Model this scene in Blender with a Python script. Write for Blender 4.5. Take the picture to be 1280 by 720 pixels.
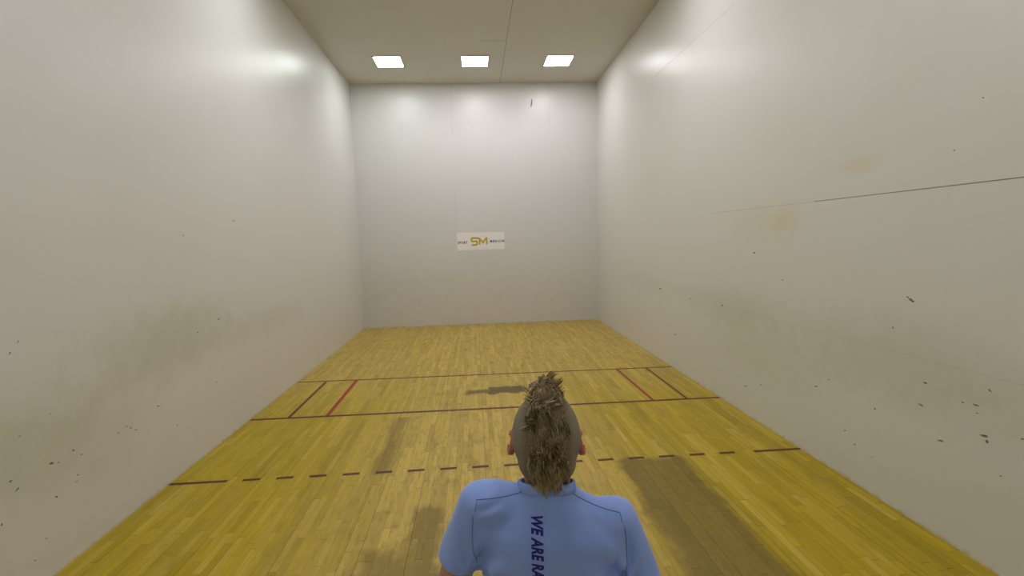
import bpy, bmesh, math, random
from mathutils import Vector, Matrix, noise
from mathutils.bvhtree import BVHTree

# ------------------------------------------------------------------ clear
for o in list(bpy.data.objects):
    bpy.data.objects.remove(o, do_unlink=True)
S = bpy.context.scene
C = S.collection
FT = .3048
W, L, H = 10*FT, 12.192, 6.034          # half width, length, height of the court

# ------------------------------------------------------------------ camera
cam_d = bpy.data.cameras.new('camera')
cam = bpy.data.objects.new('camera', cam_d)
C.objects.link(cam)
cam.matrix_world = (Matrix.Translation((-.1386, .3864, 2.1609)) @
                    Matrix.Rotation(-.0612, 4, 'Z') @ Matrix.Rotation(.0280, 4, 'Y') @ Matrix.Rotation(1.4570, 4, 'X'))
cam_d.sensor_width = 36
cam_d.lens = 571.18*36/1280
cam_d.shift_x = (640-628.87)/1280
cam_d.shift_y = (365.77-360)/1280
cam_d.clip_start = .02
S.camera = cam

# ------------------------------------------------------------------ world and exposure
S.view_settings.view_transform = 'Standard'
S.view_settings.look = 'None'
S.view_settings.gamma = 1
S.view_settings.use_curve_mapping = False
S.view_settings.exposure = 1.27
LAMP = 13.0                              # radiance of the ceiling panels
BACK_ROWS = (6.4, 2.2)
wd = bpy.data.worlds.new('world')
S.world = wd
wd.use_nodes = True
wd.node_tree.nodes['Background'].inputs[0].default_value = (.5, .5, .5, 1)
wd.node_tree.nodes['Background'].inputs[1].default_value = .02

random.seed(7)
PX, PY, PROT = .026, 1.50, -.12          # where the player stands and which way the player faces
SHIRT_A, SHIRT_B = (.24, .36, .78), (.28, .41, .84)
TXT_X, TXT_Z = -.040, 1.484


# ------------------------------------------------------------------ node helpers
class NT:
    def __init__(s, name):
        s.m = bpy.data.materials.new(name)
        s.m.use_nodes = True
        s.t = s.m.node_tree
        s.b = s.t.nodes['Principled BSDF']
        s.pos = None

    def n(s, kind, **kw):
        nd = s.t.nodes.new('ShaderNode'+kind)
        for k, v in kw.items():
            setattr(nd, k, v)
        return nd

    def put(s, sock, v):
        if isinstance(v, (int, float)):
            sock.default_value = v
        elif isinstance(v, tuple):
            sock.default_value = v if len(v) == len(sock.default_value) else (*v, 1)
        else:
            s.t.links.new(v, sock)

    def ma(s, op, a, b=None, c=None, clamp=False):
        nd = s.n('Math', operation=op, use_clamp=clamp)
        s.put(nd.inputs[0], a)
        if b is not None: s.put(nd.inputs[1], b)
        if c is not None: s.put(nd.inputs[2], c)
        return nd.outputs[0]

    def xyz(s):
        if s.pos is None:
            tc = s.n('TexCoord')
            sp = s.n('SeparateXYZ')
            s.t.links.new(tc.outputs['Object'], sp.inputs[0])
            s.obj = tc.outputs['Object']
            s.pos = sp.outputs
        return s.pos

    def comb(s, x, y, z):
        nd = s.n('CombineXYZ')
        for i, v in enumerate((x, y, z)): s.put(nd.inputs[i], v)
        return nd.outputs[0]

    def noise(s, vec, scale, detail=2, rough=.5):
        nd = s.n('TexNoise')
        s.put(nd.inputs['Vector'], vec)
        nd.inputs['Scale'].default_value = scale
        nd.inputs['Detail'].default_value = detail
        nd.inputs['Roughness'].default_value = rough
        return nd.outputs[0]

    def white(s, vec):
        nd = s.n('TexWhiteNoise', noise_dimensions='3D')
        s.put(nd.inputs['Vector'], vec)
        return nd.outputs[0]

    def mix(s, f, a, b, kind='MIX'):
        nd = s.n('MixRGB', blend_type=kind)
        s.put(nd.inputs[0], f); s.put(nd.inputs[1], a); s.put(nd.inputs[2], b)
        return nd.outputs[0]

    def ss(s, v, a, b):                  # smoothstep a..b
        nd = s.n('MapRange', interpolation_type='SMOOTHSTEP')
        s.put(nd.inputs[0], v)
        nd.inputs[1].default_value = a; nd.inputs[2].default_value = b
        nd.inputs[3].default_value = 0; nd.inputs[4].default_value = 1
        return nd.outputs[0]

    def blob(s, u, v, cu, cv, ru, rv, nz=None, amt=.6):     # soft elliptical patch
        a = s.ma('DIVIDE', s.ma('SUBTRACT', u, cu), ru)
        b = s.ma('DIVIDE', s.ma('SUBTRACT', v, cv), rv)
        d = s.ma('SQRT', s.ma('ADD', s.ma('MULTIPLY', a, a), s.ma('MULTIPLY', b, b)))
        if nz is not None:
            d = s.ma('ADD', d, s.ma('MULTIPLY', s.ma('SUBTRACT', nz, .5), amt))
        return s.ma('SUBTRACT', 1, s.ss(d, .15, 1.10))

    def box(s, u, v, u0, u1, v0, v1, e, nz=None, amt=.2):
        if nz is not None:
            k = s.ma('MULTIPLY', s.ma('SUBTRACT', nz, .5), amt)
            u = s.ma('ADD', u, k); v = s.ma('ADD', v, k)
        m = s.ma('MULTIPLY', s.ss(u, u0-e, u0+e), s.ma('SUBTRACT', 1, s.ss(u, u1-e, u1+e)))
        m = s.ma('MULTIPLY', m, s.ma('MULTIPLY', s.ss(v, v0-e, v0+e), s.ma('SUBTRACT', 1, s.ss(v, v1-e, v1+e))))
        return m

    def bump(s, h, strength, dist=.01):
        nd = s.n('Bump')
        nd.inputs['Strength'].default_value = strength
        nd.inputs['Distance'].default_value = dist
        s.put(nd.inputs['Height'], h)
        s.t.links.new(nd.outputs[0], s.b.inputs['Normal'])


def plain(name, col, rough=.6, var=.06, scale=30, spec=.4, sheen=0):
    t = NT(name)
    t.xyz()
    f = t.noise(t.obj, scale, 3)
    t.put(t.b.inputs['Base Color'], t.mix(f, tuple(c*(1-var) for c in col), tuple(min(1, c*(1+var)) for c in col)))
    t.b.inputs['Roughness'].default_value = rough
    t.b.inputs['Specular IOR Level'].default_value = spec
    if sheen: t.b.inputs['Sheen Weight'].default_value = sheen
    return t.m


# ------------------------------------------------------------------ materials of the setting
def wall_mat(name, side):
    t = NT(name)
    x, y, z = t.xyz()
    n1 = t.noise(t.obj, .9, 4, .6)
    n2 = t.noise(t.obj, 5, 3, .6)
    ca, cb = {'left': ((.700, .685, .662), (.745, .732, .712)), 'right': ((.690, .688, .635), (.740, .735, .690)),
              'front': ((.690, .675, .665), (.735, .722, .715))}[side]
    col = t.mix(n1, ca, cb)
    if side == 'front':
        lo = t.ma('MULTIPLY', t.ma('SUBTRACT', 1, t.ss(z, .8, 2.2)), t.ma('MULTIPLY', n2, .8))
        col = t.mix(lo, col, (.63, .585, .50))
        v = x
    else:
        v = y
        olive = (.50, .48, .33)
        if side == 'left':
            spots = [(4.9, 1.30, 1.1, .38, .55), (3.2, .95, .8, .35, .5), (6.9, 1.15, 1.5, .22, .3), (3.9, .75, .6, .4, .25)]
        else:
            spots = [(3.6, 1.15, 1.2, .35, .42), (5.9, 1.25, 1.4, .28, .42), (5.3, .85, 1.1, .35, .3),
                     (4.05, 2.70, .24, .08, -.45), (4.98, 2.27, .28, .13, -.5), (5.4, 2.30, .7, .28, -.3), (8.6, 1.3, 1.6, .2, .2)]
        for (cu, cv, ru, rv, k) in spots:
            m = t.blob(v, z, cu, cv, ru*1.25, rv*1.25, n2, .9)
            col = t.mix(t.ma('MULTIPLY', m, abs(k)*.92), col, olive if k > 0 else (.66, .60, .36))
        lo = t.ma('MULTIPLY', t.ma('SUBTRACT', 1, t.ss(z, .5, 2.6)), .15)
        col = t.mix(lo, col, (.60, .565, .47))
    # grime creeping up from the floor joint
    g = t.ma('MULTIPLY', t.ma('SUBTRACT', 1, t.ss(t.ma('ADD', z, t.ma('MULTIPLY', t.ma('SUBTRACT', t.noise(t.obj, 14, 3), .5), .10)), -.02, .035)), .5)
    col = t.mix(g, col, (.33, .32, .22))
    t.put(t.b.inputs['Base Color'], col)
    t.put(t.b.inputs['Roughness'], t.ma('ADD', .30, t.ma('MULTIPLY', n1, .10)))
    t.b.inputs['Specular IOR Level'].default_value = .5
    t.bump(t.noise(t.obj, 2.2, 2, .4), .5, .012)
    return t.m


def ceiling_mat():
    t = NT('ceiling_paint')
    t.xyz()
    n1 = t.noise(t.obj, .8, 3, .6)
    t.put(t.b.inputs['Base Color'], t.mix(n1, (.60, .575, .50), (.66, .635, .555)))
    t.b.inputs['Roughness'].default_value = .6
    t.b.inputs['Specular IOR Level'].default_value = .3
    return t.m


def floor_mat():
    t = NT('maple_strip_floor')
    x, y, z = t.xyz()
    PW = .057
    xs = t.ma('DIVIDE', x, PW)
    row = t.ma('FLOOR', xs)
    fx = t.ma('FRACT', xs)
    ro = t.white(t.comb(row, 3.7, 0))
    ln = t.ma('ADD', .35, t.ma('MULTIPLY', t.white(t.comb(row, 9.1, 2)), .55))
    ys = t.ma('DIVIDE', t.ma('ADD', y, t.ma('MULTIPLY', ro, 5)), ln)
    cell = t.ma('FLOOR', ys)
    fy = t.ma('FRACT', ys)
    r1 = t.white(t.comb(row, cell, 1.3))
    r2 = t.white(t.comb(row, cell, 7.9))
    grain = t.noise(t.comb(t.ma('MULTIPLY', x, 60), t.ma('MULTIPLY', y, 4), t.ma('MULTIPLY', r1, 30)), 1, 3, .6)
    big = t.noise(t.obj, .9, 3, .5)
    mid = t.noise(t.comb(t.ma('MULTIPLY', x, 3.0), y, 0), 1.8, 5, .65)
    fine = t.noise(t.obj, 14, 4, .7)
    rowtone = t.white(t.comb(t.ma('FLOOR', t.ma('DIVIDE', xs, 3)), 5.5, 1))
    col = t.mix(r1, FLOOR_A, FLOOR_B)
    col = t.mix(t.ma('MULTIPLY', t.ma('POWER', r2, 4), .7), col, FLOOR_C)
    col = t.mix(t.ma('MULTIPLY', t.ss(rowtone, .5, 1), .3), col, FLOOR_D)
    col = t.mix(t.ma('MULTIPLY', t.ss(mid, .5, .75), .45), col, FLOOR_D)
    col = t.mix(t.ma('MULTIPLY', t.ma('SUBTRACT', grain, .3), .8, None, True), col, FLOOR_D)
    # middle lane of play: finish worn through to paler, greyer maple
    lane = t.ma('MULTIPLY', t.ss(x, -2.0, -.7), t.ma('SUBTRACT', 1, t.ss(x, .8, 1.5)))
    lane = t.ma('MAXIMUM', lane, t.ss(y, 5.6, 8.4))  # far floor also paler wall to wall: pale gloss reflection put into the colour
    col = t.mix(t.ma('MULTIPLY', lane, t.ma('ADD', .35, t.ma('MULTIPLY', mid, .5))), col, t.mix(r1, tuple(c*.80 for c in FLOOR_W), tuple(c*1.16 for c in FLOOR_W)))
    # grey scuffed areas
    nn = t.noise(t.comb(t.ma('MULTIPLY', x, 2.2), y, 0), 2.6, 4, .6)
    dark = t.box(x, y, 1.16, 1.80, 1.2, 4.56, .05, nn, .26)
    d2 = t.ma('MULTIPLY', t.ma('MAXIMUM', t.box(x, y, -.72, -.46, 1.5, 3.95, .05, nn, .3), t.box(x, y, -1.05, -.6, 1.5, 3.45, .08, nn, .45)), .9)
    d3 = t.ma('MULTIPLY', t.box(x, y, -1.20, -1.03, 4.55, 5.95, .04, nn, .14), .75)
    d4 = t.ma('MAXIMUM', t.box(x, y, -.02, .52, 6.68, 6.98, .035, nn, .26), t.ma('MULTIPLY', t.box(x, y, -.34, .05, 6.70, 6.86, .05, nn, .18), .85))
    d5 = t.ma('MULTIPLY', t.ss(nn, .56, .72), t.ma('MULTIPLY', lane, .5))
    dk = t.ma('MAXIMUM', t.ma('MAXIMUM', dark, d2), t.ma('MAXIMUM', t.ma('MAXIMUM', d3, t.ma('MULTIPLY', d4, .9)), d5))
    dk = t.ma('MULTIPLY', dk, t.ma('ADD', .55, t.ma('MULTIPLY', fine, .45)))
    col = t.mix(t.ma('MULTIPLY', dk, .85), col, FLOOR_G)
    col = t.mix(t.ma('MULTIPLY', d4, t.ma('ADD', .45, t.ma('MULTIPLY', fine, .5))), col, (.065, .055, .035))
    mott = t.noise(t.comb(t.ma('ADD', t.ma('MULTIPLY', x, 24), t.ma('MULTIPLY', r1, 9)), t.ma('MULTIPLY', y, 4.5), 2), 1, 5, .75)
    col = t.mix(t.ma('MULTIPLY', t.ma('MULTIPLY', t.ss(mott, .46, .68), .60), t.ma('ADD', .25, t.ma('MULTIPLY', lane, .75))), col, (.24, .17, .045))
    # gaps between strips
    gx = t.ma('MULTIPLY', t.ma('LESS_THAN', fx, .05), t.ma('ADD', .26, t.ma('ADD', t.ma('MULTIPLY', t.ma('POWER', ro, 2), .35), t.ma('MULTIPLY', t.ma('GREATER_THAN', ro, .84), .5)), None, True))
    gy = t.ma('MULTIPLY', t.ma('LESS_THAN', fy, .007), .55)
    xs2 = t.ma('DIVIDE', t.ma('ADD', x, .02), .57)
    wide = t.ma('MULTIPLY', t.ma('LESS_THAN', t.ma('FRACT', xs2), .018), t.ma('MULTIPLY', t.ss(mid, .40, .62), .35))
    gap = t.ma('MAXIMUM', t.ma('MAXIMUM', gx, gy), wide)
    col = t.mix(gap, col, (.07, .045, .012))
    t.put(t.b.inputs['Base Color'], col)
    t.put(t.b.inputs['Roughness'], t.ma('ADD', .38, t.ma('MULTIPLY', dk, .25)))
    t.b.inputs['Specular IOR Level'].default_value = .28
    t.bump(t.ma('SUBTRACT', 1, gap), .25, .002)
    return t.m


FLOOR_A = (.420, .300, .004)
FLOOR_B = (.530, .390, .010)
FLOOR_C = (.66, .48, .085)
FLOOR_D = (.25, .165, .004)
FLOOR_W = (.60, .42, .105)
FLOOR_G = (.130, .094, .034)


def emit(name, col, power):
    t = NT(name)
    e = t.n('Emission')
    e.inputs[0].default_value = (*col, 1)
    e.inputs[1].default_value = power
    t.t.links.new(e.outputs[0], t.t.nodes['Material Output'].inputs[0])
    return t.m


M = {}
M['seam'] = plain('panel_joint', (.30, .27, .20), .8)
M['seam_faint'] = plain('painted_over_joint', (.58, .56, .50), .7)
M['scuff'] = plain('scuffed_board', (.20, .18, .14), .9, .3, 60)
M['line_dark'] = plain('maroon_line_paint', (.085, .016, .010), .5, .25, 25)
M['line_brown'] = plain('brown_line_paint', (.115, .030, .012), .5, .25, 25)
M['line_red'] = plain('red_line_paint', (.32, .032, .024), .5, .25, 20)
M['lamp_frame'] = plain('lamp_frame_metal', (.42, .39, .33), .5)
M['banner'] = plain('white_vinyl', (.90, .87, .86), .5, .02)
M['gold'] = plain('gold_print', (.52, .41, .015), .5, .08)
M['black'] = plain('black_print', (.012, .012, .012), .5)


# ------------------------------------------------------------------ mesh helpers
def link(name, bm, mats, parent=None, smooth=False):
    me = bpy.data.meshes.new(name)
    bm.normal_update()
    bm.to_mesh(me); bm.free()
    for m in (mats if isinstance(mats, (list, tuple)) else [mats]): me.materials.append(m)
    if smooth:
        for p in me.polygons: p.use_smooth = True
    o = bpy.data.objects.new(name, me)
    C.objects.link(o)
    if parent is not None: o.parent = parent
    return o


def box(bm, a, b):
    vs = [bm.verts.new((x, y, z)) for x in (a[0], b[0]) for y in (a[1], b[1]) for z in (a[2], b[2])]
    for f in ((0, 1, 3, 2), (4, 6, 7, 5), (0, 4, 5, 1), (2, 3, 7, 6), (0, 2, 6, 4), (1, 5, 7, 3)):
        bm.faces.new([vs[i] for i in f])


def prism(bm, pts, off):
    """closed prism from a planar outline (3D points) pushed by off"""
    off = Vector(off)
    a = [bm.verts.new(Vector(p)) for p in pts]
    b = [bm.verts.new(Vector(p)+off) for p in pts]
    n = len(a)
    bm.faces.new(a); bm.faces.new(b[::-1])
    for i in range(n): bm.faces.new((a[i], b[i], b[(i+1) % n], a[(i+1) % n]))


def structure(o):
    o['kind'] = 'structure'
    return o


# ------------------------------------------------------------------ room shell
T = .15
bm = bmesh.new(); box(bm, (-W, 0, -T), (W, L, 0)); floor = structure(link('floor', bm, floor_mat()))
bm = bmesh.new(); box(bm, (-W, 0, H), (W, L, H+T)); ceiling = structure(link('ceiling', bm, ceiling_mat()))
bm = bmesh.new(); box(bm, (-W-T, 0, -T), (-W, L, H+T)); wall_l = structure(link('wall_left', bm, wall_mat('wall_paint_left', 'left')))
bm = bmesh.new(); box(bm, (W, 0, -T), (W+T, L, H+T)); wall_r = structure(link('wall_right', bm, wall_mat('wall_paint_right', 'right')))
bm = bmesh.new(); box(bm, (-W-T, L, -T), (W+T, L+T, H+T)); wall_f = structure(link('wall_front', bm, wall_mat('wall_paint_front', 'front')))
bm = bmesh.new(); box(bm, (-W-T, -T, -T), (W+T, 0, H+T)); wall_b = structure(link('wall_back', bm, wall_mat('wall_paint_back', 'front')))

# panel joints: thin strips lying on the boards
def seams(parent, mat, boxes, name='panel_seam'):
    bm = bmesh.new()
    for a, b in boxes: box(bm, a, b)
    return link(name, bm, mat, parent)

e = .0008
seams(wall_r, M['seam'], [((W-e, .02, 2.437), (W+.01, 4.55, 2.444))])
seams(wall_r, M['seam_faint'], [((W-e, 4.55, 2.438), (W+.01, 6.4, 2.444)), ((W-e, .02, 1.226), (W+.01, 6.1, 1.231)),
                                 ((W-e, 6.0, 4.885), (W+.01, 8.6, 4.892))], 'painted_seam')
seams(wall_f, M['seam_faint'], [((-.612, L-e, 4.82), (-.605, L+.01, H)), ((1.826, L-e, 4.78), (1.833, L+.01, H)),
                                 ((-.613, L-e, 2.41), (-.606, L+.01, 3.58)), ((-.61, L-e, 3.576), (.55, L+.01, 3.580)),
                                 ((-W, L-e, 1.196), (-.56, L+.01, 1.204)), ((.5, L-e, 1.175), (1.25, L+.01, 1.18)),], 'painted_seam')
seams(ceiling, M['seam'], [((.606, 7.3, H-e), (.616, L, H+.01)), ((.10, 9.785, H-e), (.62, 9.797, H+.01))])
seams(ceiling, M['seam_faint'], [((-.616, 9.4, H-e), (-.607, L, H+.01)), ((.62, 9.787, H-e), (1.3, 9.795, H+.01))], 'painted_seam')

# scuffs and chips: small ragged flat flakes (y, z, length, thickness, tilt degrees)
def scuffs(parent, x, sgn, lst):
    bm = bmesh.new()
    for (y, z, l, w, a) in lst:
        ca, sa = math.cos(math.radians(a)), math.sin(math.radians(a))
        n = 11
        pts = []
        for i in range(n):
            th = 2*math.pi*i/n
            r = random.uniform(.55, 1.15)
            u, v = math.cos(th)*l/2*r, math.sin(th)*w/2*r
            pts.append((x, y+u*ca-v*sa, z+u*sa+v*ca))
        prism(bm, pts, (sgn*.0006, 0, 0))
    bmesh.ops.recalc_face_normals(bm, faces=bm.faces)
    return link('scuff_marks', bm, M['scuff'], parent)
scuffs(wall_l, -W, 1,  [(3.35, 1.55, 0.028, 0.011, 51), (3.41, 1.61, 0.024, 0.007, 52), (4.18, 0.73, 0.032, 0.009, -7), (4.22, 0.7, 0.034, 0.012, 
-15), (4.27, 0.66, 0.042, 0.009, -8), (4.09, 0.71, 0.029, 0.009, 2), (4.56, 0.76, 0.043, 0.01, -21), (4.78, 0.49, 0.024, 0.014, -22), (3.68, 0.76, 
0.021, 0.016, -23), (3.74, 0.7, 0.031, 0.01, -9), (3.51, 0.75, 0.037, 0.017, -27), (3.56, 0.73, 0.025, 0.01, -26), (3.69, 0.57, 0.038, 0.008, -11), 
(3.67, 0.53, 0.031, 0.006, -11), (3.24, 0.77, 0.021, 0.017, 3), (3.27, 0.7, 0.029, 0.011, 29), (3.51, 0.51, 0.026, 0.015, -31), (3.33, 1.02, 0.014, 
0.008, -4), (3.55, 1.08, 0.012, 0.007, -20), (3.4, 0.28, 0.021, 0.006, -19), (5.65, 1.37, 0.043, 0.016, 8), (5.25, 1.3, 0.027, 0.015, -10), (5.49, 
0.69, 0.031, 0.012, -17), (5.18, 2.3, 0.025, 0.015, 0), (6.18, 2.49, 0.037, 0.018, 3), (3.31, 0.19, 0.019, 0.007, -36), (3.15, 0.54, 0.015, 0.017, 
-32)] )
scuffs(wall_r, W, -1,  [(3.53, 1.64, 0.054, 0.021, -157), (3.56, 1.66, 0.03, 0.011, -157), (3.38, 1.06, 0.039, 0.016, -177), (2.97, 1.14, 0.034, 
0.011, -156), (3.4, 0.89, 0.044, 0.014, -168), (3.12, 1.01, 0.024, 0.01, 171), (3.04, 1.02, 0.05, 0.014, 177), (3.03, 0.97, 0.024, 0.008, 163), 
(3.24, 0.69, 0.05, 0.013, 164), (2.98, 0.84, 0.052, 0.024, 178), (2.96, 0.81, 0.024, 0.023, 156), (2.78, 0.91, 0.021, 0.014, 155), (3.77, 0.72, 
0.031, 0.015, 159), (4.27, 0.81, 0.03, 0.01, 163), (4.41, 0.7, 0.032, 0.014, 162), (5.53, 0.34, 0.051, 0.017, 163), (4.05, 0.42, 0.028, 0.013, 157), 
(3.94, 0.34, 0.026, 0.013, 155), (3.77, 0.31, 0.016, 0.012, 153), (7.49, 0.57, 0.06, 0.023, 169), (8.12, 1.25, 0.105, 0.025, 174), (6.99, 1.22, 
0.051, 0.016, 172), (6.1, 1.24, 0.059, 0.028, 171), (3.66, 1.41, 0.017, 0.014, 170), (4.95, 1.67, 0.034, 0.014, -163), (5.45, 1.94, 0.037, 0.021, 
178), (3.16, 2.96, 0.013, 0.011, -162), (3.31, 2.67, 0.013, 0.012, -171), (5.24, 0.45, 0.03, 0.016, 160), (2.87, 0.63, 0.014, 0.009, 155)] )


bm = bmesh.new()
prism(bm, [(x_, L-.0008, z_) for x_, z_ in ((1.365, 5.46), (1.385, 5.45), (1.408, 5.53), (1.412, 5.64), (1.395, 5.65), (1.378, 5.56))], (0, .003, 0))
bmesh.ops.recalc_face_normals(bm, faces=bm.faces)
link('scuff_marks', bm, M['scuff'], wall_f)

# ------------------------------------------------------------------ painted court lines, thin coats lying on the boards
def stripe(name, mat, pts, label=None):
    """quad outline on the floor, 0.6 mm of paint"""
    bm = bmesh.new()
    prism(bm, [(x, y, -.004) for x, y in pts], (0, 0, .0046))
    bmesh.ops.recalc_face_normals(bm, faces=bm.faces)
    o = link(name, bm, mat, floor)
    if label: o['label'] = label
    return o


def cross(y0, y1, w, mat, label, x0=-W, x1=W, name='court_line'):
    return stripe(name, mat, [(x0, y0-w/2), (x1, y1-w/2), (x1, y1+w/2), (x0, y0+w/2)], label)


def along(xa, ya, xb, yb, w, mat, label):
    return stripe('court_line', mat, [(xa-w/2, ya), (xa+w/2, ya), (xb+w/2, yb), (xb-w/2, yb)], label)


cross(7.67, 7.60, .042, M['line_dark'], 'thin maroon line across the floor nearest the front wall')
cross(6.12, 6.10, .050, M['line_dark'], 'maroon line across the floor behind the boxes')
along(-2.583, 7.63, -2.577, 6.14, .045, M['line_brown'], 'brown line near the left wall')
along(2.612, 7.60, 2.608, 6.12, .040, M['line_brown'], 'brown line near the right wall')
along(-2.105, 7.65, -2.098, 6.14, .055, M['line_red'], 'brighter red line on the left')
along(2.118, 7.62, 2.146, 6.12, .042, M['line_red'], 'brighter red line on the right')
RY = 4.58
cross(RY, RY, .040, M['line_dark'], 'unbroken left end of the dashed line', -W, -2.525)
cross(RY, RY, .040, M['line_dark'], 'unbroken right end of the dashed line', 2.565, W)
for i in range(16):
    x0 = -2.385+i*.3065
    cross(RY, RY+.004, .040, M['line_dark'], None, x0, x0+.158, 'line_dash')


# ------------------------------------------------------------------ ceiling lights
def make_lamp(tint, name_suffix, power=1.0):
    root = bpy.data.objects.new('ceiling_light', None)
    C.objects.link(root)
    s, fw = .30, .022
    bm = bmesh.new()
    for a, b in (((-s, -s), (s, -s+fw)), ((-s, s-fw), (s, s)), ((-s, -s+fw), (-s+fw, s-fw)), ((s-fw, -s+fw), (s, s-fw))):
        box(bm, (a[0], a[1], -.012), (b[0], b[1], .01))
    link('frame', bm, M['lamp_frame'], root)
    bm = bmesh.new()
    box(bm, (-s+fw, -s+fw, -.008), (s-fw, s-fw, .006))
    link('diffuser', bm, emit('lamp_diffuser_'+name_suffix, tint, LAMP*power), root)
    return root


tints = {'cool': (.90, .985, .955), 'rose': (1.0, .94, 1.0), 'plain': (.965, .965, 1.0)}
lamps = {}
rowdef = [(10.80, (-1.85, -.005, 1.82))] + [(y, (-1.85, 0, 1.83)) for y in BACK_ROWS]
LL = ['glowing square ceiling light panel left of the other two above the front wall',
      'glowing square ceiling light panel in the middle above the front wall',
      'glowing square ceiling light panel right of the other two above the front wall']
for r, (yy, xs_) in enumerate(rowdef):
    for c, xx in enumerate(xs_):
        o = make_lamp(list(tints.values())[c], list(tints)[c]+str(r), (1, 1, .85)[r])   # the tubes near the back wall are dim
        o.location = (xx, yy, H)
        o['category'] = 'light'
        o['group'] = 'square ceiling light panels'
        o['label'] = LL[c] if r == 0 else LL[c].replace('above the front wall', ['over mid court', 'near the back wall'][r-1])


# ------------------------------------------------------------------ banner on the front wall
def text_mesh(body, size, bold=0.0, shear=0.0, spacing=1.0, depth=.001):
    cu = bpy.data.curves.new('txt', 'FONT')
    cu.body = body; cu.size = size; cu.offset = bold; cu.shear = shear
    cu.space_character = spacing; cu.extrude = depth; cu.resolution_u = 3
    o = bpy.data.objects.new('txt', cu)
    C.objects.link(o)
    bpy.context.view_layer.update()
    me = bpy.data.meshes.new_from_object(o.evaluated_get(bpy.context.evaluated_depsgraph_get()))
    bpy.data.objects.remove(o, do_unlink=True)
    return me


ban = bpy.data.objects.new('wall_banner', None)
C.objects.link(ban)
ban.location = (.015, L, 2.16)
ban['label'] = 'white rectangular banner with gold letters fixed low on the front wall'
ban['category'] = 'banner'
bm = bmesh.new()
# slightly tilted rectangle, as it hangs
prism(bm, [(-.606, -.004, -.222), (.608, -.004, -.216), (.600, -.004, .214), (-.608, -.004, .226)], (0, .004, 0))
bmesh.ops.recalc_face_normals(bm, faces=bm.faces)
link('sheet', bm, M['banner'], ban)


def put_text(body, x0, x1, zc, h, parent):
    me = text_mesh(body, 1, .045, 0, 1.45, 0)
    xs_ = [v.co.x for v in me.vertices]; ys_ = [v.co.y for v in me.vertices]
    ax, bx = min(xs_), max(xs_); ay, by = min(ys_), max(ys_)
    for v in me.vertices:
        v.co = Vector((x0+(v.co.x-ax)/(bx-ax)*(x1-x0), -.0052, zc+((v.co.y-ay)/(by-ay)-.5)*h))
    me.materials.clear(); me.materials.append(M['black'])
    o = bpy.data.objects.new('lettering', me)
    C.objects.link(o)
    o.parent = parent
    return o


put_text('SPORT', -.592, -.345, -.028, .062, ban)
put_text('MEDICIN', .235, .600, -.012, .062, ban)


def stroke(bm, pts, w, y):
    """mitred ribbon through 2D points"""
    P = [Vector(p) for p in pts]
    Lf, Rt = [], []
    for i, p in enumerate(P):
        if i == 0: d = (P[1]-p).normalized(); n = Vector((-d.y, d.x)); k = 1
        elif i == len(P)-1: d = (p-P[i-1]).normalized(); n = Vector((-d.y, d.x)); k = 1
        else:
            d0 = (p-P[i-1]).normalized(); d1 = (P[i+1]-p).normalized()
            n0 = Vector((-d0.y, d0.x)); n1 = Vector((-d1.y, d1.x))
            n = (n0+n1).normalized(); k = min(2.2, 1/max(.3, n.dot(n0)))
        Lf.append(p+n*w/2*k); Rt.append(p-n*w/2*k)
    for i in range(len(P)-1):
        prism(bm, [(q.x, y, q.y) for q in (Lf[i], Lf[i+1], Rt[i+1], Rt[i])], (0, .0012, 0))


bm = bmesh.new()
r_ = .028
def rc(x, z, sx, sz):       # rounded corner points
    return [(x+sx*r_*(1-math.cos(a)) , z+sz*r_*(1-math.sin(a))) for a in (0,)]
S_pts = [(-.055, .075), (-.215, .083), (-.238, .066), (-.240, .020), (-.222, -.004), (-.120, -.002), (-.098, -.020), (-.098, -.070), (-.118, -.092), (-.240, -.098)]
stroke(bm, S_pts, .046, -.0056)
stroke(bm, [(-.056, .075), (-.034, .060), (-.032, -.090)], .044, -.0056)
stroke(bm, [(-.035, .062), (.055, -.040), (.140, .085)], .042, -.0058)
stroke(bm, [(.148, .095), (.150, -.085)], .042, -.0060)
bmesh.ops.recalc_face_normals(bm, faces=bm.faces)
link('logo', bm, M['gold'], ban)


# ------------------------------------------------------------------ the player
def evaluated_mesh(o):
    bpy.context.view_layer.update()
    me = bpy.data.meshes.new_from_object(o.evaluated_get(bpy.context.evaluated_depsgraph_get()))
    bpy.data.objects.remove(o, do_unlink=True)
    return me


def capsule(bm, a, ra, b, rb, seg=20):
    a, b = Vector(a), Vector(b)
    d = (b-a)
    ln = d.length
    q = d.normalized().to_track_quat('Z', 'Y')
    rings = []
    def ring(z, r):
        rings.append([bm.verts.new(a+q @ Vector((r*math.cos(2*math.pi*i/seg), r*math.sin(2*math.pi*i/seg), z))) for i in range(seg)])
    k = 5
    for i in range(1, k+1):
        t = math.pi/2*i/k
        ring(-ra*math.cos(t), ra*math.sin(t))
    for i in range(0, k):
        t = math.pi/2*i/k
        ring(ln+rb*math.sin(t), rb*math.cos(t))
    s0 = bm.verts.new(a+q @ Vector((0, 0, -ra))); s1 = bm.verts.new(a+q @ Vector((0, 0, ln+rb)))
    for i in range(seg):
        j = (i+1) % seg
        bm.faces.new((s0, rings[0][j], rings[0][i]))
        bm.faces.new((s1, rings[-1][i], rings[-1][j]))
        for r0, r1 in zip(rings, rings[1:]): bm.faces.new((r0[i], r0[j], r1[j], r1[i]))


def chain(bm, pts):
    for (a, ra), (b, rb) in zip(pts, pts[1:]): capsule(bm, a, ra, b, rb)


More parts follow.
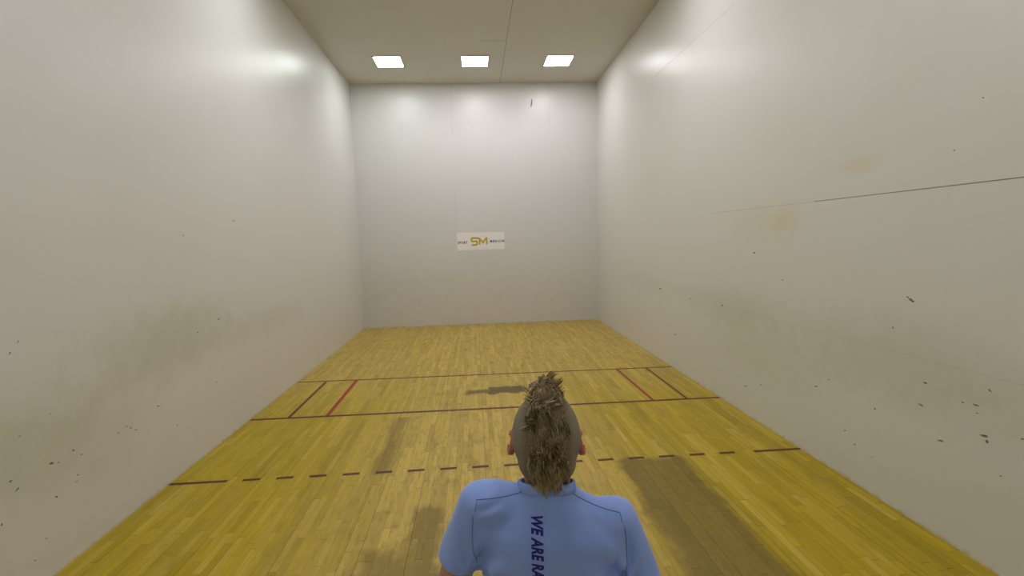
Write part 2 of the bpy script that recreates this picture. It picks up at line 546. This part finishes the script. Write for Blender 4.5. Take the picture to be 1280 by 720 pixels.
def ell(bm, c, r, rot=(0, 0, 0)):
    m = Matrix.Translation(c) @ (Matrix.Rotation(rot[2], 4, 'Z') @ Matrix.Rotation(rot[1], 4, 'Y') @ Matrix.Rotation(rot[0], 4, 'X')) @ Matrix.Diagonal((*r, 1))
    bmesh.ops.create_uvsphere(bm, u_segments=28, v_segments=18, radius=1, matrix=m)


def loft(bm, rings, seg=40, e=2.0):
    """rings: (z, cx, cy, rx, ry)"""
    rr = []
    for (z, cx, cy, rx, ry) in rings:
        row = []
        for i in range(seg):
            a = 2*math.pi*i/seg
            c, s = math.cos(a), math.sin(a)
            row.append(bm.verts.new((cx+rx*math.copysign(abs(c)**(2/e), c), cy+ry*math.copysign(abs(s)**(2/e), s), z)))
        rr.append(row)
    for r0, r1 in zip(rr, rr[1:]):
        for i in range(seg): bm.faces.new((r0[i], r0[(i+1) % seg], r1[(i+1) % seg], r1[i]))
    bm.faces.new(rr[0][::-1]); bm.faces.new(rr[-1])


def remeshed(bm, voxel, smooth=6, factor=.5):
    me = bpy.data.meshes.new('tmp')
    bmesh.ops.recalc_face_normals(bm, faces=bm.faces)
    bm.to_mesh(me); bm.free()
    o = bpy.data.objects.new('tmp', me)
    C.objects.link(o)
    r = o.modifiers.new('r', 'REMESH'); r.mode = 'VOXEL'; r.voxel_size = voxel
    sm = o.modifiers.new('s', 'SMOOTH'); sm.iterations = smooth; sm.factor = factor
    return evaluated_mesh(o)


def interp(rings, n):
    """Catmull-Rom resample of loft rings"""
    out = []
    m = len(rings)
    for i in range(m-1):
        p0, p1, p2, p3 = (rings[max(0, i-1)], rings[i], rings[i+1], rings[min(m-1, i+2)])
        for k in range(n):
            t = k/n
            out.append(tuple(.5*((2*b)+(-a+c)*t+(2*a-5*b+4*c-d)*t*t+(-a+3*b-3*c+d)*t**3) for a, b, c, d in zip(p0, p1, p2, p3)))
    out.append(tuple(rings[-1]))
    return out


# joints (local frame: origin between the feet, facing +Y)
LS, RS = Vector((-.172, -.015, 1.462)), Vector((.167, -.015, 1.422))
LE, RE = Vector((-.276, -.020, 1.165)), Vector((.266, -.050, 1.130))
LWR, RWR = Vector((-.300, .135, .965)), Vector((.290, .120, .925))
NB = Vector((0, -.035, 1.475))
HC = Vector((.000, .016, 1.608))

bm = bmesh.new()
loft(bm, interp([(.84, 0, 0, .150, .105), (.93, 0, -.005, .165, .115), (1.04, 0, .0, .142, .098), (1.18, 0, -.002, .150, .102),
                 (1.32, 0, -.008, .170, .108), (1.41, 0, -.015, .150, .090), (1.47, 0, -.02, .085, .065)], 4), e=2.2)
chain(bm, [((0, -.035, 1.42), .064), ((0, -.018, 1.50), .058), ((.003, .0, 1.58), .058)])
for sh, s in ((LS, -1), (RS, 1)):
    chain(bm, [((s*.035, -.035, 1.455), .042), ((s*.10, -.030, sh.z-.012), .042), (sh+Vector((-s*.02, 0, -.015)), .050)])
for sh, el_, wr in ((LS, LE, LWR), (RS, RE, RWR)):
    chain(bm, [(sh+Vector((0, 0, -.015)), .050), (sh.lerp(el_, .35), .046), (sh.lerp(el_, .8), .041), (el_, .039), (el_.lerp(wr, .3), .041), (el_.lerp(wr, .75), .030), (wr, .026)])
# legs
for s in (-1, 1):
    chain(bm, [((s*.085, 0, .88), .095), ((s*.12, .03, .70), .082), ((s*.15, .06, .50), .056), ((s*.155, .045, .45), .053),
               ((s*.16, .02, .34), .056), ((s*.165, -.01, .16), .038), ((s*.168, -.02, .09), .036)])
# skull, jaw, nose, brow, ears
ell(bm, HC+Vector((0, -.012, .022)), (.084, .102, .106))
ell(bm, HC+Vector((0, -.014, .046)), (.076, .092, .084))
ell(bm, HC+Vector((0, .028, -.045)), (.064, .072, .072))
ell(bm, HC+Vector((0, -.054, -.020)), (.070, .054, .064))
ell(bm, HC+Vector((0, .070, -.095)), (.026, .022, .020))
chain(bm, [(HC+Vector((0, .088, .012)), .009), (HC+Vector((0, .112, -.030)), .013)])
for s in (-1, 1):
    ell(bm, HC+Vector((s*.012, .103, -.034)), (.009, .010, .008))
    ell(bm, HC+Vector((s*.030, .076, .022)), (.022, .012, .008))
    ell(bm, HC+Vector((s*.038, .066, -.030)), (.020, .018, .016))
    # ear: helix ring with a lobe
    ec = HC+Vector((s*.085, .006, -.006))
    pts = []
    for i in range(9):
        a = math.radians(-150+i*37)
        pts.append((ec+Vector((s*(.006+.006*math.cos(a+2.2)), .015*math.sin(a+math.pi/2)*-1, .029*math.sin(a)+.002)), .0062))
    chain(bm, pts)
    ell(bm, ec+Vector((s*.000, .002, 0)), (.006, .012, .022))
    ell(bm, ec+Vector((s*.002, .004, -.026)), (.006, .008, .010))
ell(bm, HC+Vector((0, .094, -.066)), (.022, .008, .005))
ell(bm, HC+Vector((0, .091, -.076)), (.019, .009, .006))


def hand(bm, wr, el_, s):
    d = (wr-el_).normalized()
    d = (d+Vector((0, .15, -.25))).normalized()
    side = Vector((s, 0, 0))                       # back of the hand faces outward
    acr = d.cross(side).normalized()               # across the palm
    if acr.y < 0: acr = -acr                       # index side forward
    pal = -side
    pc = wr+d*.055
    m = Matrix((acr, d, pal)).transposed().to_4x4()
    m.translation = pc
    bmesh.ops.create_uvsphere(bm, u_segments=20, v_segments=12, radius=1, matrix=m @ Matrix.Diagonal((.040, .052, .015, 1)))
    capsule(bm, wr, .025, wr+d*.03, .021)
    for k, (off, ln) in enumerate(((.030, .070), (.010, .079), (-.010, .073), (-.029, .058))):
        b0 = pc+acr*off*.9+d*.036
        dd = (d+acr*off*4.5).normalized()
        p = [(b0, .0098)]
        cur = b0; ang = math.radians(14+4*k)
        tot = ang
        for j, fr in enumerate((.45, .32, .23)):
            v = (dd*math.cos(tot)+pal*math.sin(tot)).normalized()
            cur = cur+v*ln*fr
            p.append((cur, (.0090, .0082, .0070)[j]))
            tot += math.radians(22)
        chain(bm, p)
    t0 = pc+acr*.026-d*.028
    chain(bm, [(t0, .013), (t0+(acr*.8+d*.6+pal*.3).normalized()*.036, .0115), (t0+(acr*.8+d*.6+pal*.3).normalized()*.036+(acr*.3+d*.9+pal*.35).normalized()*.030, .0098),
               (t0+(acr*.8+d*.6+pal*.3).normalized()*.036+(acr*.3+d*.9+pal*.35).normalized()*.055, .0080)])


hand(bm, LWR, LE, -1)
hand(bm, RWR, RE, 1)


def skin_mat():
    t = NT('skin')
    x, y, z = t.xyz()
    n = t.noise(t.obj, 22, 4, .6)
    col = t.mix(n, (.46, .245, .165), (.54, .30, .21))
    ear = t.ma('MULTIPLY', t.ma('GREATER_THAN', t.ma('ABSOLUTE', t.ma('SUBTRACT', x, HC.x)), .078), t.ma('GREATER_THAN', z, 1.56))
    col = t.mix(t.ma('MULTIPLY', ear, .75), col, (.50, .13, .085))
    t.put(t.b.inputs['Base Color'], col)
    t.b.inputs['Roughness'].default_value = .5
    t.b.inputs['Specular IOR Level'].default_value = .3
    return t.m


me = remeshed(bm, .0042, 7, .5)
me.materials.clear(); me.materials.append(skin_mat())
for p in me.polygons: p.use_smooth = True
body_me = me
person = bpy.data.objects.new('person', None)
C.objects.link(person)
person['label'] = 'person with a blond mohawk in a light blue t-shirt standing back to the viewer'
person['category'] = 'person'
person.location = (PX, PY, 0)
person.rotation_euler = (0, 0, PROT)
person.scale = (1.018,)*3


def part(name, me, mats, parent=person, smooth=True):
    if isinstance(mats, list):
        idx = [p.material_index for p in me.polygons]
    me.materials.clear()
    for m in (mats if isinstance(mats, list) else [mats]): me.materials.append(m)
    if isinstance(mats, list):
        me.polygons.foreach_set('material_index', idx)
    if smooth:
        for p in me.polygons: p.use_smooth = True
    o = bpy.data.objects.new(name, me)
    C.objects.link(o)
    o.parent = parent
    return o


part('body', body_me, body_me.materials[0])
bb = bmesh.new(); bb.from_mesh(body_me)
body_tree = BVHTree.FromBMesh(bb)
bb.free()

# eyes
for s in (-1, 1):
    bm = bmesh.new()
    ell(bm, HC+Vector((s*.031, .078, .003)), (.012, .010, .0085))
    me = bpy.data.meshes.new('eye'); bm.to_mesh(me); bm.free()
    part('eye', me, plain('eye_white', (.7, .68, .65), .3))

# ------------- t-shirt
bm = bmesh.new()
loft(bm, interp([(.80, 0, 0, .200, .152), (.95, 0, -.004, .190, .144), (1.08, 0, -.004, .178, .130), (1.20, 0, -.010, .165, .124),
                 (1.30, 0, -.016, .166, .124), (1.40, 0, -.022, .172, .108), (1.46, 0, -.026, .125, .084), (1.51, 0, -.030, .070, .066), (1.58, 0, -.022, .066, .066)], 5), e=2.3)
for sh, s, el_ in ((LS, -1, LE), (RS, 1, RE)):
    chain(bm, [((s*.045, -.036, 1.462), .050), ((s*.115, -.032, sh.z+.002), .055), (sh+Vector((-s*.004, -.004, -.004)), .062)])
    capsule(bm, sh+Vector((-s*.004, -.004, -.004)), .062, sh.lerp(el_, .45), .061)
    capsule(bm, sh.lerp(el_, .45), .061, sh.lerp(el_, 1.0), .060)
me = remeshed(bm, .006, 10, .5)
bm = bmesh.new(); bm.from_mesh(me)


def cut(co, no, sel):
    g = [v for v in bm.verts if sel(v.co)]
    gs = set(g)
    fs = [f for f in bm.faces if all(v in gs for v in f.verts)]
    es = {e_ for f in fs for e_ in f.edges}
    bmesh.ops.bisect_plane(bm, geom=list(gs)+list(es)+fs, plane_co=co, plane_no=no, clear_outer=True)


for sh, s, el_ in ((LS, -1, LE), (RS, 1, RE)):
    d = (el_-sh).normalized()
    lim = .165 if s < 0 else .195
    def on_arm(c, s=s, sh=sh, d=d):
        k = (c-sh).dot(d)
        return k > .10 and ((c-sh)-d*k).length < .078 and c.x*s > .173
    cut(sh+d*lim, d, on_arm)
cut(Vector((0, 0, .84)), Vector((0, 0, -1)), lambda c: c.z < .9)
# neck opening: plane tilted forward
nn_ = Vector((0, .35, 1)).normalized()
neck_co = Vector((0, -.09, 1.547))
cut(neck_co, nn_, lambda c: abs(c.x) < .086 and c.z > 1.47)

ARM_L = [LS, LE]; ARM_R = [RS, RE]


def fold(c):
    """cloth relief in metres along the normal"""
    n = noise.noise(Vector((c.x*7, c.y*7, c.z*3.5)))*(.011 if abs(c.x) < .19 else .006)
    n += noise.noise(Vector((c.x*22+5, c.y*22, c.z*9)))*.0022
    # drape lines falling from the shoulder blades
    w = max(0, min(1, (1.40-c.z)/.15))
    n += w*.0065*math.sin(c.x*50+1.8*noise.noise(Vector((c.x*5, 0, c.z*4)))+c.z*6)
    # creases radiating from the armpits
    for s in (-1, 1):
        v = Vector((c.x-s*.195, 0, c.z-1.315))
        r = v.length
        a = math.atan2(v.z, -s*v.x)
        n += .0095*math.sin(a*6.5+s)*math.exp(-((r-.06)/.045)**2)*max(0, min(1, (.225-abs(c.x))/.035))
    # one deep pull from the right armpit up towards the shoulder
    for (x0, z0, x1, z1, am) in ((.150, 1.285, .205, 1.375, .010), (.120, 1.30, .175, 1.33, .006), (-.115, 1.27, -.165, 1.36, .006), (-.165, 1.475, -.095, 1.505, .004)):
        p0 = Vector((x0, z0)); e_ = Vector((x1, z1))-p0
        q = Vector((c.x, c.z))-p0
        t_ = max(0, min(1, q.dot(e_)/e_.length_squared))
        dd = (q-e_*t_).length
        if c.y < .02: n += am*(math.exp(-((dd-.014)/.009)**2)-1.1*math.exp(-(dd/.007)**2))*math.sin(math.pi*min(1, t_+.15))
    # hollow along the spine
    if c.y < -.03:
        n -= .006*math.exp(-(c.x/.03)**2)*max(0, min(1, (1.44-c.z)/.1))
    return n


bm.normal_update()
mv = [(v, v.normal.copy()*fold(v.co)) for v in bm.verts]
for v, d in mv:
    v.co += d
    loc, nm, idx, dist = body_tree.find_nearest(v.co)
    if loc is not None and (v.co-loc).dot(nm) < .006 and v.co.z > .9: v.co = loc+nm*.0065
me = bpy.data.meshes.new('t_shirt'); bm.to_mesh(me); bm.free()
o = bpy.data.objects.new('tmp', me); C.objects.link(o)
sm = o.modifiers.new('s', 'SMOOTH'); sm.iterations = 2; sm.factor = .5
so = o.modifiers.new('t', 'SOLIDIFY'); so.thickness = .0025; so.offset = -1
me = evaluated_mesh(o)


def shirt_mat():
    t = NT('light_blue_knit')
    x, y, z = t.xyz()
    n = t.noise(t.obj, 6, 3, .6)
    f = t.noise(t.obj, 900, 2, .5)
    col = t.mix(n, SHIRT_A, SHIRT_B)
    t.put(t.b.inputs['Base Color'], col)
    t.b.inputs['Roughness'].default_value = .75
    t.b.inputs['Specular IOR Level'].default_value = .25
    t.b.inputs['Sheen Weight'].default_value = .25
    t.b.inputs['Sheen Roughness'].default_value = .5
    t.bump(f, .15, .0008)
    return t.m


shirt = part('t_shirt', me, shirt_mat())
sb = bmesh.new(); sb.from_mesh(me); shirt_tree = BVHTree.FromBMesh(sb); sb.free()


def on_shirt(x, z, back=True):
    """point on the shirt behind the player (or any tree) at height z"""
    hit = shirt_tree.ray_cast(Vector((x, -.6 if back else .6, z)), Vector((0, 1 if back else -1, 0)))
    return hit


def on_top(x, z):
    d = Vector((0, math.cos(.65), -math.sin(.65)))
    return shirt_tree.ray_cast(Vector((x, -.06, z))-d*.4, d)


def tube(bm, pts, r, seg=6, taper=False):
    rings = []
    for i, p in enumerate(pts):
        d = (pts[min(i+1, len(pts)-1)]-pts[max(i-1, 0)])
        if d.length < 1e-6: d = Vector((0, 0, 1))
        q = d.normalized().to_track_quat('Z', 'Y')
        rr = r if not taper else r*(1-.85*(i/(len(pts)-1))**1.5)
        rings.append([bm.verts.new(p+q @ Vector((rr*math.cos(2*math.pi*k/seg), rr*math.sin(2*math.pi*k/seg), 0))) for k in range(seg)])
    for a, b in zip(rings, rings[1:]):
        for k in range(seg): bm.faces.new((a[k], a[(k+1) % seg], b[(k+1) % seg], b[k]))
    if seg > 2:
        bm.faces.new(rings[0][::-1]); bm.faces.new(rings[-1])


seam_m = plain('shirt_stitching', tuple(c*.45 for c in SHIRT_A), .8)
# shoulder yoke seams and armhole seams on the back
for s, sh in ((-1, LS), (1, RS)):
    pts = []
    for i in range(22):
        t_ = i/21
        h_ = on_top(s*(.060+t_*.112), (1.517-.022*t_ if s < 0 else 1.512-.046*t_)-.006*math.sin(t_*3))
        if h_[0]: pts.append(h_[0]+h_[1]*.0003)
    bm = bmesh.new()
    if len(pts) > 2: tube(bm, pts, .0011, 5)
    pts = []
    for i in range(22):
        t_ = i/21
        h_ = on_shirt(s*(.178+.006*math.sin(t_*math.pi)), (1.492 if s < 0 else 1.462)-.17*t_) if t_ > .18 else on_top(s*(.172+.006*math.sin(t_*math.pi)), (1.495 if s < 0 else 1.466)-.17*t_)
        if h_[0]: pts.append(h_[0]+h_[1]*.0002)
    if len(pts) > 2: tube(bm, pts, .0010, 5)
    me = bpy.data.meshes.new('seam'); bm.to_mesh(me); bm.free()
    part('stitched_seam', me, seam_m, shirt)

# ribbed collar following the neck opening
pts = []
NKO = Vector((0, -.028, 1.514))
ax_u = Vector((1, 0, 0)); ax_v = nn_.cross(ax_u)
for i in range(48):
    a = 2*math.pi*i/48
    d = ax_u*math.cos(a)+ax_v*math.sin(a)
    o_ = NKO
    h_ = shirt_tree.ray_cast(o_+d*.30, -d)
    r_max = .075
    rr = min((h_[0]-o_).length if h_[0] else .08, r_max)
    pts.append(o_+d*max(rr, .062))
pts = [pts[i-1]*.25+pts[i]*.5+pts[(i+1) % 48]*.25 for i in range(48)]
bm = bmesh.new()
rings = []
for i, p in enumerate(pts):
    d = (p-NKO).normalized()
    prof = [(-.004, .010), (-.001, .013), (.003, .010), (.004, .0), (.006, -.010), (.002, -.012), (-.003, -.008)]
    rings.append([bm.verts.new(p+d*(u-.003)+nn_*v) for u, v in prof])
for i in range(48):
    a, b = rings[i], rings[(i+1) % 48]
    for k in range(len(a)): bm.faces.new((a[k], a[(k+1) % len(a)], b[(k+1) % len(a)], b[k]))
bmesh.ops.recalc_face_normals(bm, faces=bm.faces)
me = bpy.data.meshes.new('collar'); bm.to_mesh(me); bm.free()
part('collar', me, plain('collar_rib', SHIRT_A, .8, .05, 200), shirt)

# sleeve hems
# printed text down the spine, read from the neck downwards
me = text_mesh('WE ARE RA', .0365, .0015, .16, 1.06, 0)
bm = bmesh.new(); bm.from_mesh(me)
bmesh.ops.triangulate(bm, faces=bm.faces)
for _ in range(2):
    bmesh.ops.subdivide_edges(bm, edges=[e_ for e_ in bm.edges if e_.calc_length() > .004], cuts=1)
    bmesh.ops.triangulate(bm, faces=bm.faces)
for v in bm.verts:
    u, w_ = v.co.x, v.co.y
    xx = TXT_X+w_; zz = TXT_Z-u*.70
    h_ = on_shirt(xx, zz)
    v.co = (h_[0]+h_[1]*.0008) if h_[0] else Vector((xx, -.14, zz))
me = bpy.data.meshes.new('text'); bm.to_mesh(me); bm.free()
part('back_print', me, plain('navy_print', (.014, .006, .22), .5), shirt, False)


# ------------- hair: shaved sides, mohawk and nape tail
bm = bmesh.new(); bm.from_mesh(body_me)
keep = []
for f in bm.faces:
    p = f.calc_center_median()-HC
    ok = p.z > -.115 and (p.z > -.012 or p.y < -.025)
    if p.y > .030: ok = ok and p.z > .035+(p.y-.030)*.55
    if p.y <= .030 and p.y > -.035 and abs(p.x) > .074 and p.z < .030: ok = False
    if abs(p.x) > .0865: ok = False
    if p.z < -.060 and abs(p.x) > .046: ok = False
    if not ok: keep.append(f)
bmesh.ops.delete(bm, geom=keep, context='FACES')
bm.normal_update()
for v in bm.verts: v.co += v.normal*.0022
me = bpy.data.meshes.new('stubble'); bm.to_mesh(me); bm.free()
t = NT('clipped_hair')
x, y, z = t.xyz()
n = t.noise(t.obj, 420, 3, .7)
band = t.ma('SUBTRACT', 1, t.ss(t.ma('ABSOLUTE', x), .038, .066))
c0 = t.mix(n, (.15, .128, .085), (.29, .255, .185))
c1 = t.mix(n, (.09, .056, .024), (.22, .15, .065))
t.put(t.b.inputs['Base Color'], t.mix(band, c0, c1))
t.b.inputs['Roughness'].default_value = .8
t.bump(n, .6, .0015)
part('clipped_sides', me, t.m)

def hair_mat(name, col):
    m = plain(name, col, .45, .2, 60)
    nt = m.node_tree
    tr = nt.nodes.new('ShaderNodeBsdfTranslucent'); tr.inputs[0].default_value = (*col, 1)
    mx = nt.nodes.new('ShaderNodeMixShader'); mx.inputs[0].default_value = .3
    nt.links.new(nt.nodes['Principled BSDF'].outputs[0], mx.inputs[1])
    nt.links.new(tr.outputs[0], mx.inputs[2])
    nt.links.new(mx.outputs[0], nt.nodes['Material Output'].inputs[0])
    return m


hair_cols = [hair_mat('hair_dark_brown', (.12, .075, .035)), hair_mat('hair_brown', (.22, .15, .06)),
             hair_mat('hair_dark_blond', (.44, .34, .15)), hair_mat('hair_bleached', (.70, .58, .33))]


# the body of the mohawk: a tousled crest standing on the scalp
bm = bmesh.new(); bm.from_mesh(body_me)


def crest(p):
    q = p-HC
    phi = math.degrees(math.atan2(q.z, q.y))
    if phi < -90: phi += 360
    wd_ = .042 if phi < 115 else .042+.008*min(1, (phi-115)/40)
    a = 1-(q.x/wd_)**2
    if a <= 0 or phi < 28 or phi > 226: return None
    if phi < 60: hh = .030*(phi-28)/32+.004
    elif phi < 120: hh = .036
    elif phi < 180: hh = .036-.018*(phi-120)/60
    else: hh = .018-.010*(phi-180)/46
    return hh*a**1.1


bmesh.ops.delete(bm, geom=[f for f in bm.faces if crest(f.calc_center_median()) is None or (f.calc_center_median()-HC).z < -.105 or (f.calc_center_median()-HC).length > .15], context='FACES')
bmesh.ops.delete(bm, geom=[v for v in bm.verts if not v.link_faces], context='VERTS')
bm.normal_update()
mv = []
for v in bm.verts:
    h_ = crest(v.co) or 0
    n1_ = noise.noise(v.co*55+Vector((3, 1, 0)))
    n2_ = noise.noise(Vector((v.co.x*170, v.co.y*60, v.co.z*60)))
    mv.append((v, v.normal*(.001+h_*(1+.35*n1_)+.003*n2_*min(1, h_/.01))))
for v, d in mv: v.co += d
bm.normal_update()
dome_tree = BVHTree.FromBMesh(bm)
me = bpy.data.meshes.new('crest'); bm.to_mesh(me); bm.free()
t = NT('crest_hair')
t.xyz()
n = t.noise(t.comb(t.ma('MULTIPLY', t.pos[0], 3.0), t.pos[1], t.pos[2]), 160, 4, .7)
t.put(t.b.inputs['Base Color'], t.mix(t.ss(n, .35, .65), (.08, .052, .024), (.30, .22, .10)))
t.b.inputs['Roughness'].default_value = .6
t.bump(n, .9, .004)
crest_o = part('mohawk_hair', me, t.m)


def root_at(phi, xoff):
    """scalp point: phi in degrees, 90 = crown, 0 = front, 180 = back; xoff sideways"""
    d = Vector((0, math.cos(math.radians(phi)), math.sin(math.radians(phi))))
    o_ = HC+Vector((xoff, 0, 0))+d*.25
    h_ = dome_tree.ray_cast(o_, -d)
    return h_[0], h_[1]


rnd = random.Random(11)


def strands(bm, count, phi0, phi1, wfun, lfun, dirfun, colw, rad):
    clumps = [(rnd.uniform(phi0, phi1), rnd.uniform(-1, 1), Vector((rnd.gauss(0, 1), rnd.gauss(0, 1), rnd.gauss(0, 1))), rnd.random()) for _ in range(max(8, count//16))]
    for _ in range(count):
        c = rnd.choice(clumps)
        phi = c[0]+rnd.gauss(0, 2.6); k = max(-1, min(1, c[1]+rnd.gauss(0, .10)))
        xo = k*wfun(phi)
        p, nrm = root_at(phi, xo)
        if p is None: continue
        ln = lfun(phi, k)*rnd.uniform(.75, 1.1)*(.8+.4*c[3])
        d = dirfun(phi, k, nrm, c[2]).normalized()
        bend = c[2]*.60+Vector((rnd.gauss(0, .18), rnd.gauss(0, .18), rnd.gauss(0, .18)))
        pts = []
        q = p-nrm*.002
        n_ = 8
        for i in range(n_):
            pts.append(q.copy())
            q = q+d*ln/(n_-1)
            d = (d+bend*.16+Vector((-.06*(p.x-HC.x)/.03, -.20 if phi < 130 else -.03, -.10 if i > 2 else -.02))).normalized()
            loc, nm, idx, dist = dome_tree.find_nearest(q)
            if loc is not None and dist < .03 and (q-loc).dot(nm) < .0012: q = loc+nm*.0016
            loc, nm, idx, dist = body_tree.find_nearest(q)
            if loc is not None and (q-loc).dot(nm) < .003: q = loc+nm*.0035
        n0 = len(bm.faces)
        tube(bm, pts, rad*rnd.uniform(.7, 1.25), 3, True)
        bm.faces.ensure_lookup_table()
        w_ = colw(phi, k, c[3])
        mi = rnd.choices(range(4), w_)[0]
        for f in bm.faces[n0:]: f.material_index = mi


bm = bmesh.new()
strands(bm, 1500, 28, 182,
        lambda f: .046,
        lambda f, k: (.034 if f < 135 else .036)*(1-.3*abs(k)),
        lambda f, k, n, c: n*(.32 if f < 125 else .22)+Vector((-k*.25, -.75 if f < 130 else -.3, .15 if f < 100 else -.55))+c*.42,
        lambda f, k, c: (.9, 2.2, 4, 2.0) if f < 125 else (3.4, 3, 2.4, 1.6), .0013)
me = bpy.data.meshes.new('mohawk'); bm.to_mesh(me); bm.free()
part('loose_strands', me, hair_cols, crest_o)
bm = bmesh.new()
strands(bm, 750, 176, 204,
        lambda f: .044-.016*max(0, (f-174)/30),
        lambda f, k: .028-.004*abs(k),
        lambda f, k, n, c: n*.25+Vector((-k*.10, -.12, -1))+c*.10,
        lambda f, k, c: (.1, .6, 2.5, 6) if abs(k) < .8 else (1, 2, 3, 2), .0014)
me = bpy.data.meshes.new('nape'); bm.to_mesh(me); bm.free()
part('nape_hair', me, hair_cols)

# ------------- shorts, socks and shoes
bm = bmesh.new()
loft(bm, interp([(.76, 0, 0, .155, .115), (.86, 0, 0, .170, .118), (.95, 0, -.004, .160, .112), (1.03, 0, -.002, .148, .104)], 4), e=2.3)
for s in (-1, 1):
    capsule(bm, (s*.088, 0, .86), .106, (s*.130, .035, .60), .098)
me = remeshed(bm, .008, 6, .5)
bm = bmesh.new(); bm.from_mesh(me)
bmesh.ops.bisect_plane(bm, geom=bm.verts[:]+bm.edges[:]+bm.faces[:], plane_co=(0, 0, .56), plane_no=(0, 0, -1), clear_outer=True)
bmesh.ops.bisect_plane(bm, geom=bm.verts[:]+bm.edges[:]+bm.faces[:], plane_co=(0, 0, 1.03), plane_no=(0, 0, 1), clear_outer=True)
me = bpy.data.meshes.new('shorts'); bm.to_mesh(me); bm.free()
o = bpy.data.objects.new('tmp', me); C.objects.link(o)
so = o.modifiers.new('t', 'SOLIDIFY'); so.thickness = .003; so.offset = -1
part('shorts', evaluated_mesh(o), plain('dark_sport_fabric', (.02, .022, .03), .8))
for s in (-1, 1):
    bm = bmesh.new()
    capsule(bm, (s*.167, -.015, .20), .046, (s*.168, -.020, .09), .042)
    part('sock', remeshed(bm, .005, 3), plain('white_sock_knit', (.7, .7, .68), .85))
    bm = bmesh.new()
    chain(bm, [((s*.168, -.045, .058), .040), ((s*.170, .03, .055), .042), ((s*.176, .11, .046), .044), ((s*.180, .165, .040), .036)])
    capsule(bm, (s*.168, -.02, .06), .044, (s*.168, -.022, .098), .045)
    me = remeshed(bm, .005, 4)
    b2 = bmesh.new(); b2.from_mesh(me)
    bmesh.ops.bisect_plane(b2, geom=b2.verts[:]+b2.edges[:]+b2.faces[:], plane_co=(0, 0, .022), plane_no=(0, 0, -1), clear_outer=True)
    bmesh.ops.holes_fill(b2, edges=[e_ for e_ in b2.edges if e_.is_boundary])
    me = bpy.data.meshes.new('shoe'); b2.to_mesh(me); b2.free()
    sh_o = part('shoe', me, plain('white_shoe_leather', (.62, .62, .62), .5))
    bm = bmesh.new()
    pr = []
    for i in range(28):
        a = 2*math.pi*i/28
        yy = .062+math.sin(a)*.145
        wd_ = .046 if yy > .05 else .040
        pr.append((s*(.168+.05*max(0, yy)) + math.cos(a)*wd_*(1 if abs(math.sin(a)) < .8 else .95), yy, 0.0))
    prism(bm, pr, (0, 0, .026))
    bmesh.ops.recalc_face_normals(bm, faces=bm.faces)
    me = bpy.data.meshes.new('sole'); bm.to_mesh(me); bm.free()
    part('sole', me, plain('gum_sole', (.35, .22, .10), .6), sh_o, False)
